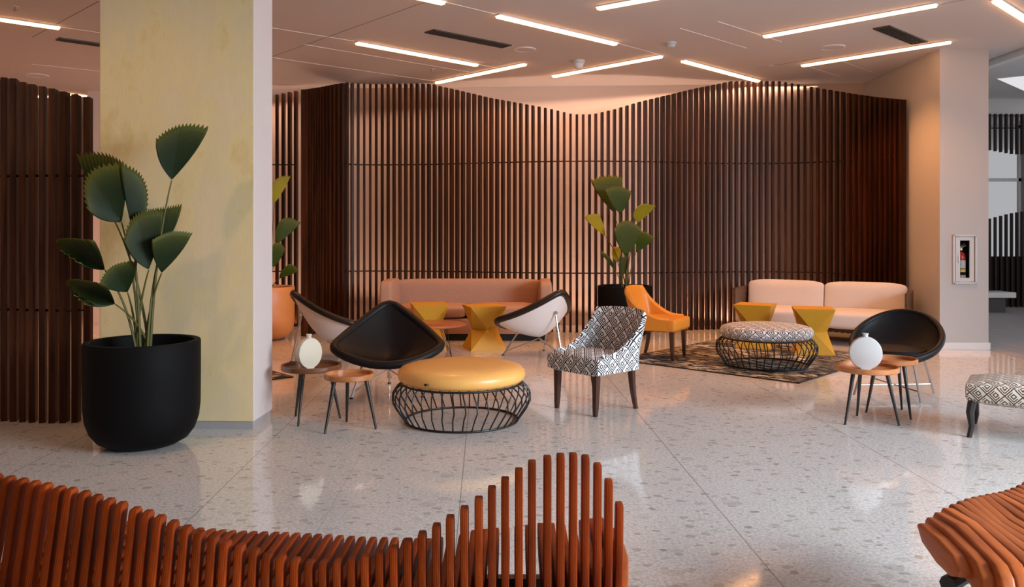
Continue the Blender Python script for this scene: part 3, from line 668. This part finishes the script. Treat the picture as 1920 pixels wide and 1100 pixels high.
# ------------------------------------------------------------------ coconut-shaped lounge chairs
def lounge_chair(label, x, y, f, group, inner='leather_brown'):
    rz = math.atan2(f[0], -f[1])
    t = thing('lounge_chair', label, 'chair', (x, y, 0), rz, group)
    C = Vector((0, 0.0, 0.225))
    apex = Vector((0, 0.42, 0.80)); fr = Vector((0.51, -0.21, 0.425)); flc = Vector((-0.51, -0.21, 0.425))
    def side(a, m, b, n=14):
        return bez(a, m, b, n)[:-1]
    rim = side(apex, Vector((-0.40, 0.22, 0.53)), flc) + side(flc, Vector((0, -0.66, 0.17)), fr) + side(fr, Vector((0.40, 0.22, 0.53)), apex)
    n = len(rim)
    for _ in range(2): rim = [rim[i] * 0.5 + (rim[i - 1] + rim[(i + 1) % n]) * 0.25 for i in range(n)]
    def surf(i, r, off):
        q = rim[i % n]; p = Vector((lerp(C.x, q.x, r), lerp(C.y, q.y, r), C.z + (q.z - C.z) * (0.25 * r + 0.75 * r ** 1.9)))
        p.z += off * (1 - 0.35 * r); p -= Vector((p.x - C.x, p.y - C.y, 0)) * (off * 0.55 * r if off > 0 else 0)
        return p
    def sheet(bm, o0, o1, r1=1.0, K=9):
        rows = []
        for o in (o0, o1):
            rr = []
            for k in range(K + 1):
                r = r1 * k / K
                rr.append([bm.verts.new(surf(0, 0, o))] if k == 0 else [bm.verts.new(surf(i, r, o)) for i in range(n)])
            for k in range(K):
                a, b = rr[k], rr[k + 1]
                for i in range(n):
                    j = (i + 1) % n
                    if len(a) == 1: bm.faces.new((a[0], b[i], b[j]))
                    else: bm.faces.new((a[i], b[i], b[j], a[j]))
            rows.append(rr[-1])
        for i in range(n): bm.faces.new((rows[0][i], rows[1][i], rows[1][(i + 1) % n], rows[0][(i + 1) % n]))
    bm = B(); sheet(bm, 0, 0.014, 0.97); obj('shell', bm, M['shell'], t, True)
    bm = B(); sheet(bm, 0.018, 0.075, 0.965); cu = obj('cushion', bm, M[inner], t, True)
    bm = B(); tube(bm, [q + Vector((0, 0, 0.016)) for q in rim], 0.039, 10, closed=True); obj('rim_padding', bm, M[inner], t, True)
    def leg(a, b, nm='leg', r=0.011):
        bm = B(); tube(bm, [a, b], r, 8); o = obj(nm, bm, M['chrome'], t, True); return o
    rear = Vector((0, 0.42, 0.005)); hub = Vector((0, 0.0, 0.215))
    l = leg(Vector((0, 0.30, 0.535)), rear); bm = B(); lathe(bm, [(0, 0), (0.018, 0), (0.018, 0.012), (0, 0.014)], 12, (0, 0.42, 0)); obj('foot_pad', bm, M['wire'], l)
    for s in (-1, 1):
        ft = Vector((s * 0.32, -0.30, 0.005)); l = leg(Vector((s * 0.225, -0.12, 0.30)), ft)
        bm = B(); lathe(bm, [(0, 0), (0.018, 0), (0.018, 0.012), (0, 0.014)], 12, (ft.x, ft.y, 0)); obj('foot_pad', bm, M['wire'], l)
        leg(hub, ft + Vector((-s * 0.02, 0.04, 0.05)), 'strut', 0.006)
        leg(hub, Vector((s * 0.02, 0.41, 0.06)), 'strut', 0.006)
    bm = B(); tube(bm, [(0, 0.30, 0.535), (0, 0.315, 0.55)], 0.02, 10); obj('bracket', bm, M['chrome'], t)
    return t
lounge_chair('black leather three-cornered lounge chair facing the camera, behind the amber ottoman', -1.16, 7.80, (0.12, -0.99), 'white-shelled three-cornered lounge chairs', 'leather_black')
lounge_chair('three-cornered lounge chair showing its white shell right of the mustard stools', 0.33, 10.05, (-0.61, 0.79), 'white-shelled three-cornered lounge chairs')
lounge_chair('three-cornered lounge chair with white shell in the shade right of the orange planter', -2.18, 9.80, (0.86, 0.51), 'white-shelled three-cornered lounge chairs')

# ------------------------------------------------------------------ wire drum ottomans
def ottoman(label, x, y, mat, d=0.0, tagm=True, rz=0):
    t = thing('wire_ottoman', label, 'ottoman', (x, y, 0), rz, 'round ottomans on black wire drums')
    bm = B()
    prof = [(0, 0.315), (0.44, 0.315), (0.478, 0.322), (0.500, 0.345), (0.507, 0.372), (0.500, 0.402), (0.478, 0.425), (0.43, 0.442), (0.32, 0.455), (0.16, 0.461), (0, 0.462)]
    lathe(bm, prof, 72)
    uvl = bm.loops.layers.uv.verify()
    for f in bm.faces:
        c = f.calc_center_median(); nz = abs(f.normal.z) if f.normal.length else 1
        bmesh.ops  # keep
        side_f = (c.z < 0.43 and Vector((c.x, c.y)).length > 0.44)
        a0 = math.atan2(c.y, c.x)
        for lp in f.loops:
            q = lp.vert.co
            a = math.atan2(q.y, q.x)
            while a - a0 > math.pi: a -= 2 * math.pi
            while a - a0 < -math.pi: a += 2 * math.pi
            lp[uvl].uv = (a * 0.5, q.z * 1.15) if side_f else (q.x, q.y)
    obj('cushion', bm, M[mat], t, True)
    bm = B(); box(bm, (-0.235, -0.4485, 0.362), (0.036, 0.012, 0.017), rz=R(-28), bev=.003)
    if tagm:
        g = obj('sewn_tag', bm, M['wire'], t)
        bm = B(); box(bm, (-0.226, -0.4555, 0.362), (0.008, 0.012, 0.005), rz=R(-28)); obj('tag_mark', bm, M['labelwhite'], g)
    else: bm.free()
    def ring(r, z, rr, nm):
        bm = B(); tube(bm, [(r * math.cos(2 * math.pi * k / 72), r * math.sin(2 * math.pi * k / 72), z) for k in range(72)], rr, 8, closed=True); obj(nm, bm, M['wire'], t, True)
    ring(0.475, 0.308, 0.009, 'top_ring'); ring(0.445, 0.010, 0.009, 'base_ring')
    wm = None
    for k in range(40):
        if wm is None:
            bm = B(); tube(bm, [(0.475, 0, 0.308), (0.515, 0.004, 0.275), (0.544, 0.016, 0.230), (0.546, 0.020, 0.165), (0.518, 0.006, 0.11), (0.447, -0.004, 0.010)], 0.0058, 6)
            wm = obj('wire', bm, M['wire'], t, True); w = wm
        else:
            w = wm.copy(); COL.objects.link(w); w.parent = t
        w.rotation_euler = (0, 0, R(k * 9 + 4.5))
    return t
ottoman('round ottoman with amber leather cushion on a black wire drum in the middle foreground', -0.40, 6.62, 'leather_amber')
ottoman('round ottoman with black and white fretwork cushion standing on the dark rug', 2.84, 9.30, 'fret_black', tagm=False, rz=R(3))

# ------------------------------------------------------------------ rugs
def rug(label, corner, a, b, la, lb):
    c = corner + a * la / 2 + b * lb / 2
    t = thing('rug', label, 'rug', (c.x, c.y, 0.0), math.atan2(a.y, a.x), None)
    bm = B(); box(bm, (0, 0, 0.005), (la, lb, 0.010), bev=0.002); obj('pile', bm, M['rug'], t)
    bm = B()
    for s in (-1, 1): box(bm, (0, s * lb / 2, 0.0055), (la + .02, 0.016, 0.011)); box(bm, (s * la / 2, 0, 0.0055), (0.016, lb + .02, 0.011))
    obj('binding', bm, M['wire'], t)
a = Vector((0.735, -0.678, 0)).normalized(); b = Vector((0.678, 0.735, 0)).normalized()
rug('black and cream mottled rug under the patterned ottoman and orange chair', Vector((1.20, 9.72, 0)), a, b, 2.22, 2.45)
a = Vector((-0.75, -0.66, 0)).normalized(); b = Vector((-0.66, 0.75, 0)).normalized()
rug('black and cream mottled rug of which one corner shows beside the plaster pillar', Vector((-2.26, 8.56, 0)), a, b, 1.5, 1.4)

# ------------------------------------------------------------------ upholstered side chairs
def side_chair(label, x, y, f, mat, group):
    rz = math.atan2(f[0], -f[1]); t = thing('side_chair', label, 'chair', (x, y, 0), rz, group)
    hw = 0.275
    # seat: rounded block
    bm = B(); cushion(bm, (0, -0.02, 0.405), (0.54, 0.50, 0.15), 0.045, 0.012)
    o = obj('seat', bm, M[mat], t, True, uv=True)
    # wrap-around backrest, plan is a U, top edge falls in a curve to the seat
    def plan(u):  # u in -1..1
        s = abs(u); sg = 1 if u >= 0 else -1
        if s < 0.42:
            q = s / 0.42; return Vector((sg * q * 0.20, 0.275 - 0.02 * q * q, 0))
        if s < 0.62:
            q = (s - 0.42) / 0.20; an = q * math.pi / 2
            return Vector((sg * (0.20 + 0.075 * math.sin(an)), 0.255 - 0.075 * (1 - math.cos(an)), 0))
        q = (s - 0.62) / 0.38; return Vector((sg * 0.275, 0.18 - 0.38 * q, 0))
    def top(u):
        s = abs(u)
        if s < 0.5: return 0.83 - 0.015 * (s / 0.5) ** 2
        q = (s - 0.5) / 0.5; return 0.815 - 0.33 * (math.sin(min(q * 1.15, 1) * math.pi / 2)) ** 0.85
    def P3(u, v, o):
        p = plan(u); e = 1e-3; tg = (plan(min(u + e, 1)) - plan(max(u - e, -1))).normalized(); nrm = Vector((tg.y, -tg.x, 0))
        z = lerp(0.345, top(u), v); lean = max(0, z - 0.40) ** 1.3 * 0.30
        side = min(1, max(0, (0.75 - abs(u)) / 0.35))
        flare = max(0, z - 0.48) * 0.10
        p = p + Vector(((1 if u > 0 else -1) * flare * min(1, abs(u) * 2), lean * (0.35 + 0.65 * side), 0))
        return Vector((p.x, p.y, z)) + nrm * o
    nu, nv, T = 40, 10, 0.03
    arc = [0.0]
    for i in range(nu): arc.append(arc[-1] + (plan(-1 + 2 * (i + 1) / nu) - plan(-1 + 2 * i / nu)).length)
    bm = B(); uvl = bm.loops.layers.uv.verify()
    def oval(j, m):  # thickness profile around the section
        return T
    loops = []
    secN = nv * 2 + 4
    for i in range(nu + 1):
        u = -1 + 2 * i / nu; row = []
        for j in range(nv + 1): row.append((P3(u, j / nv * (0.97 if j == nv else 1), T if j < nv else T * 0.6), j / nv))
        row.append((P3(u, 1.0, 0) + Z * 0.012, 1.03))
        for j in range(nv, -1, -1): row.append((P3(u, j / nv * (0.97 if j == nv else 1), -T if j < nv else -T * 0.6), j / nv))
        loops.append([(bm.verts.new(p), v) for p, v in row])
    K = len(loops[0])
    for i in range(nu):
        for j in range(K):
            j2 = (j + 1) % K
            f = bm.faces.new((loops[i][j][0], loops[i + 1][j][0], loops[i + 1][j2][0], loops[i][j2][0]))
            for lp, (ii, jj) in zip(f.loops, ((i, j), (i + 1, j), (i + 1, j2), (i, j2))): lp[uvl].uv = (arc[ii], loops[ii][jj][0].co.z)
    for cap in (bm.faces.new([q[0] for q in loops[0]]), bm.faces.new([q[0] for q in loops[-1]][::-1])):
        for lp in cap.loops: lp[uvl].uv = (lp.vert.co.x, lp.vert.co.z)
    obj('backrest', bm, M[mat], t, True)
    bm = B(); cushion(bm, (0, -0.215, 0.405), (0.612, 0.13, 0.150), 0.035, 0.004); obj('seat_front', bm, M[mat], t, True, uv=True)
    for sx in (-1, 1):
        for sy in (-1, 1):
            bm = B(); x0, y0 = sx * 0.225, (-0.215 if sy < 0 else 0.215); x1, y1 = sx * 0.225, (-0.225 if sy < 0 else 0.27)
            pts = []
            for k in range(7):
                q = k / 6; w = lerp(0.026, 0.0165, q); bend = (q ** 2)
                cx_, cy_ = lerp(x0, x1, q), lerp(y0, y1, bend); z = lerp(0.36, 0.0, q)
                pts.append([Vector((cx_ + a * w, cy_ + b2 * w, z)) for a, b2 in ((-1, -1), (1, -1), (1, 1), (-1, 1))])
            vs = [[bm.verts.new(p) for p in r] for r in pts]
            bm.faces.new(vs[0]); bm.faces.new(vs[-1][::-1])
            for r0, r1 in zip(vs, vs[1:]):
                for k in range(4): bm.faces.new((r0[k], r1[k], r1[(k + 1) % 4], r0[(k + 1) % 4]))
            bmesh.ops.bevel(bm, geom=[e for e in bm.edges if abs(e.verts[0].co.z - e.verts[1].co.z) > 0.02], offset=0.005, segments=2, affect='EDGES')
            obj('leg', bm, M['legwood'], t, True)
    return t
side_chair('side chair covered in black and white fretwork cloth right of the amber ottoman', 0.70, 7.06, (-0.76, -0.65), 'fret_black', 'low-back side chairs with mahogany legs')
side_chair('orange leather side chair on the rug corner before the black planter', 1.76, 9.88, (0.87, -0.48), 'leather_orange', 'low-back side chairs with mahogany legs')

# ------------------------------------------------------------------ tray tables and vases
def tray_table(label, feet, R0, h, mt='teak'):
    c = sum((Vector(f) for f in feet), Vector()) / 3
    t = thing('tray_table', label, 'side table', (c.x, c.y, 0), 0, 'round wooden tray tables on three black legs')
    bm = B(); lathe(bm, [(0, h - .030), (R0 - .006, h - .030), (R0, h - .024), (R0, h + .008), (R0 - .004, h + .012), (R0 - .014, h + .012), (R0 - .018, h + .008), (R0 - .018, h - .016), (0, h - .016)], 64)
    obj('tray', bm, M[mt], t, True)
    for f in feet:
        d = Vector(f) - c; tp = Vector((d.x * 0.62, d.y * 0.62, h - .03))
        bm = B(); tube(bm, [tp, d.copy()], [0.0165, 0.0085], 12); obj('leg', bm, M['blackwood'], t, True)
    return c
c1 = tray_table('larger dark tray table holding the white flask vase, nearest the plaster pillar', [G(554, 780), G(559, 799), G(638, 784)], 0.235, 0.435, 'walnut_tray')
c2 = tray_table('smaller empty tray table left of the amber ottoman', [G(609, 813), G(650, 790.5), G(705, 804)], 0.188, 0.41)
c3 = tray_table('front tray table at right holding the white disc vase', [G(1584.5, 796), G(1607, 779), G(1686, 798)], 0.238, 0.435)
c4_ = tray_table('empty tray table partly behind the one with the white disc vase', [G(1624, 773), G(1708, 786.5), G(1691, 767.7)], 0.19, 0.450)
def vase(label, x, y, z, w, h, rz, mt='vase'):
    t = thing('disc_vase', label, 'vase', (x, y, z), rz, 'flat round ceramic vases')
    bm = B(); n = 48; th_ = 0.03; rows = []
    cz = h * 0.46; ry = h * 0.47; cut = 0.004
    prof = []
    for k in range(n):
        a = 2 * math.pi * k / n; prof.append(Vector((math.cos(a) * w / 2, 0, max(cz + math.sin(a) * ry, cut))))
    lay = [(-th_, 0.90), (-th_ * 0.9, 0.965), (-th_ * .45, 1.0), (th_ * .45, 1.0), (th_ * 0.9, 0.965), (th_, 0.90)]
    vs = []
    for yy, s in lay:
        vs.append([bm.verts.new(Vector((p.x * s, yy, max(cz + (p.z - cz) * s, 0.0) if p.z > cut + .001 else 0.0))) for p in prof])
    for a_, b_ in zip(vs, vs[1:]):
        for k in range(n): bm.faces.new((a_[k], a_[(k + 1) % n], b_[(k + 1) % n], b_[k]))
    bm.faces.new(vs[0][::-1]); bm.faces.new(vs[-1]); obj('body', bm, M[mt], t, True)
    bm = B(); zt = cz + ry; lathe(bm, [(0.021, zt - 0.02), (0.019, zt + 0.014), (0.023, zt + 0.02), (0.023, zt + 0.026), (0.016, zt + 0.026), (0.014, zt)], 20); obj('neck', bm, M[mt], t, True)
vase('white flask vase coloured as warmly lit on the tray table beside the plaster pillar', c1.x - 0.01, c1.y - 0.04, 0.420, 0.215, 0.262, R(46), 'warm_lit_vase')
vase('white disc vase on the front tray table before the black tub chair', c3.x - 0.02, c3.y - 0.02, 0.420, 0.245, 0.275, R(-18))

# ------------------------------------------------------------------ black tub chair
f = Vector((-0.62, -0.78, 0)); t = thing('tub_chair', 'round black leather tub chair on chrome legs behind the right-hand tray tables', 'chair', (3.50, 7.62, 0), math.atan2(f.x, -f.y))
def bowl(r, a, off):
    rimz = 0.53 + 0.185 * math.sin(a) - 0.02 * math.cos(2 * a); R1 = 0.40 - off
    rr = math.sin(r * math.pi / 2) ** 0.9; zz = (1 - math.cos(r * math.pi / 2)) ** 0.85
    lean = 0.07 * r * r
    return Vector((math.cos(a) * R1 * rr, math.sin(a) * R1 * rr + lean, 0.30 + off + (rimz - 0.30 - off) * zz))
nA, nR = 48, 12
def bowl_sheet(bm, offs):
    ends = []
    for off in offs:
        prev = [bm.verts.new(bowl(0, 0, off))]
        for k in range(1, nR + 1):
            cur = [bm.verts.new(bowl(k / nR, 2 * math.pi * j / nA, off)) for j in range(nA)]
            for j in range(nA):
                j2 = (j + 1) % nA
                if len(prev) == 1: bm.faces.new((prev[0], cur[j], cur[j2]))
                else: bm.faces.new((prev[j], cur[j], cur[j2], prev[j2]))
            prev = cur
        ends.append(prev)
    for j in range(nA): bm.faces.new((ends[0][j], ends[1][j], ends[1][(j + 1) % nA], ends[0][(j + 1) % nA]))
bm = B(); bowl_sheet(bm, (0.0, 0.045)); obj('shell', bm, M['leather_black'], t, True)
bm = B(); tube(bm, [bowl(1, 2 * math.pi * j / nA, 0.022) for j in range(nA)], 0.028, 10, closed=True); obj('rim_padding', bm, M['leather_black'], t, True)
bm = B(); lathe(bm, [(0, 0.37), (0.24, 0.37), (0.275, 0.385), (0.285, 0.41), (0.265, 0.435), (0.15, 0.452), (0, 0.456)], 40); obj('seat_cushion', bm, M['leather_black'], t, True)
for s in (-1, 1):
    for s2 in (-1, 1):
        bm = B(); tube(bm, [(s * 0.20, s2 * 0.18, 0.37), (s * 0.28, s2 * 0.26, 0.01)], 0.011, 8); obj('leg', bm, M['chrome'], t, True)
    bm = B(); tube(bm, [(s * 0.262, 0.242, 0.10), (-s * 0.262, -0.242, 0.10)], 0.007, 8); obj('cross_brace', bm, M['chrome'], t, True)

# ------------------------------------------------------------------ fretwork bench at the right edge
a = Vector((0.84, -0.54, 0)).normalized(); b = Vector((0.54, 0.84, 0)).normalized()
o0 = Vector((3.30, 6.07, 0)); LL, WW = 0.95, 0.56; c = o0 + a * LL / 2 + b * WW / 2
t = thing('upholstered_bench', 'low bench in brown and cream fretwork cloth cut by the right edge of the picture', 'bench', (c.x, c.y, 0), math.atan2(a.y, a.x))
bm = B(); cushion(bm, (0, 0, 0.325), (LL, WW, 0.15), 0.04, 0.02); obj('cushion', bm, M['fret_brown'], t, True, uv=True)
for sx in (-1, 1):
    for sy in (-1, 1):
        bm = B(); pts = [(sx * (LL / 2 - .05), sy * (WW / 2 - .04), 0.27), (sx * (LL / 2 - .035), sy * (WW / 2 - .03), 0.18), (sx * (LL / 2 - .045), sy * (WW / 2 - .035), 0.08), (sx * (LL / 2 - .03), sy * (WW / 2 - .02), 0.0)]
        tube(bm, pts, [0.030, 0.028, 0.020, 0.018], 8); obj('leg', bm, M['blackwood'], t, True)

# ------------------------------------------------------------------ foreground slatted benches
tops = [(-42, 890), (-17, 894), (8, 898), (32, 902), (55, 907), (78, 911), (103, 917), (125, 920), (150, 926), (173, 933), (197, 940), (220, 947), (247, 957), (270, 963), (293, 972), (318, 982), (343, 992), (368, 1002),
        (395, 1010), (418, 1020), (445, 1027), (472, 1035), (497, 1043), (523, 1048), (550, 1053), (577, 1057), (603, 1058), (630, 1056), (657, 1052), (683, 1047), (710, 1040), (737, 1030), (763, 1017), (790, 1003),
        (817, 988), (843, 972), (870, 955), (897, 937), (922, 917), (947, 900), (973, 883), (998, 868), (1027, 859), (1052, 855), (1076, 854), (1099, 858), (1122, 873), (1143, 903), (1163, 947)]
dtab = [(-60, 2.60), (100, 2.48), (300, 2.40), (900, 2.38), (1000, 2.40), (1080, 2.46), (1170, 2.58)]
stab = [(-60, 0.44), (300, 0.43), (600, 0.415), (760, 0.42), (900, 0.455), (1020, 0.47), (1170, 0.44)]
t = thing('slatted_bench', 'long reddish slatted wooden bench with a wave-shaped backrest across the lower left', 'bench', (-0.6, 2.6, 0)); base = Vector((-0.6, 2.6, 0))
TH = 0.0225
for i, (px, py) in enumerate(tops):
    d = interp(dtab, px) - 0.05; X = (px - 960) * d / F; hb = HC - (py - HOR) * d / F; hs = interp(stab, px)
    y0 = d; y1 = d + 0.62 + (0.03 if px > 860 else 0) + 0.05 * math.sin(px / 260.0); 
    lean = interp([(-50, -0.10), (300, -0.06), (600, 0.0), (1000, 0.02)], px)
    yb = y0 + lean
    pr = [(y0, hb - 0.012), (y0 + .008, hb), (y0 + .040, hb), (y0 + .050, hb - 0.012), (yb + .052, hs + 0.06), (yb + .068, hs + .015), (yb + .11, hs),
          (y1 - .05, hs), (y1 - .012, hs - .008), (y1, hs - .03), (y1 - .015, hs - .07), (y1 - .08, hs - .10), (yb + .22, hs - .11), (yb + .13, hs - .15), (yb + .10, hs - .24), (yb + .09, 0.03), (yb + .02, 0.03), (yb + .015, hs - .1), (yb, hs + 0.0)]
    rzf = 0.0
    bm = B(); poly = [Vector((-TH / 2, y - 2.6, z)) for y, z in pr]
    prism(bm, poly, Vector((TH, 0, 0)), 0.004, 2)
    sl = obj('slat', bm, M['bench'], t, True); sl.location = (X - base.x, 0, 0)
for yy, zz in ((2.62, 0.285), (2.86, 0.285)):
    bm = B(); box(bm, (0.0, yy - 2.6, zz), (1.86, 0.04, 0.06)); obj('rail', bm, M['blackwood'], t).location = (-0.06, 0, 0)
bm = B(); prism(bm, [Vector((0.0, y, z)) for y, z in ((0.02, 0.38), (0.02, 0.475), (0.10, 0.48), (0.28, 0.475), (0.34, 0.44), (0.30, 0.39), (0.10, 0.375))], Vector((0.035, 0, 0)), 0.006, 3)
obj('end_block', bm, M['bench_solid'], t, True).location = (0.933, -0.0, 0)
for x in (-0.75, 0.62):
    bm = B(); box(bm, (x, 0.12, 0.17), (0.05, 0.30, 0.20), bev=.004); box(bm, (x, 0.12, 0.035), (0.06, 0.52, 0.07), bev=.004); obj('metal_leg', bm, M['chrome'], t)

t = thing('slatted_bench', 'reddish wooden bench of curved fins at the lower right corner', 'bench', (1.465, 3.02, 0))
ax_ = Vector((0.79, 0.61, 0)).normalized()
for i in range(16):
    z = 0.45 + 0.02 * math.sin(i * 0.35); L = (0.36, 0.47, 0.54, 0.58, 0.62)[i] if i < 5 else 0.66; wd_ = Vector((-0.10 - 0.0 * i, -0.99, 0)).normalized()
    drop = 0.03 if i == 0 else (0.2 if i < 2 else 0.42)
    T0 = ax_ * (i * 0.060)
    def q(w, zz): return T0 + wd_ * w + Z * zz
    hump = 0.018 * math.sin(i * 0.7)
    if i == 0:
        pr = [q(0, z - .01), q(0.02, z), (q(L * .5, z + .004)), q(L - .06, z - .005), q(L, z - .035), q(L - .01, z - .06), q(L - .08, z - .085), q(L * .5, z - .085), q(0.05, z - .06)]
    else:
        pr = [q(0, z - .02), q(0.015, z), q(L * .35, z + hump), q(L - .12, z), q(L - .06, z - .008), q(L - .02, z - .035), q(L, z - .08), q(L - .005, z - drop), q(L - .055, z - drop), q(L - .06, z - .13), q(L - .09, z - .10), q(L - .14, z - .09), q(0.1, z - .09), q(0.02, z - .05)]
    bm = B(); nrm = Vector((wd_.y, -wd_.x, 0)) * -1
    nrm = nrm if nrm.dot(ax_) > 0 else -nrm
    prism(bm, [p for p in pr], nrm * 0.050, 0.012, 3); obj('fin', bm, M['bench_solid'], t, True)
for k in (0.22, 0.5):
    bm = B(); a0 = ax_ * 0.05 + Vector((-0.10, -0.99, 0)) * k + Z * 0.30; tube(bm, [a0, a0 + ax_ * 0.85], 0.028, 8); obj('rail', bm, M['blackwood'], t)
bm = B()
a0 = ax_ * 0.12 + Vector((-0.1, -0.99, 0)) * 0.2; a1 = ax_ * 0.82 + Vector((-0.1, -0.99, 0)) * 0.2
for q_ in (a0, a1): tube(bm, [q_ + Z * 0.29, q_ + Z * 0.0], 0.03, 10)
obj('metal_leg', bm, M['chrome'], t, True)
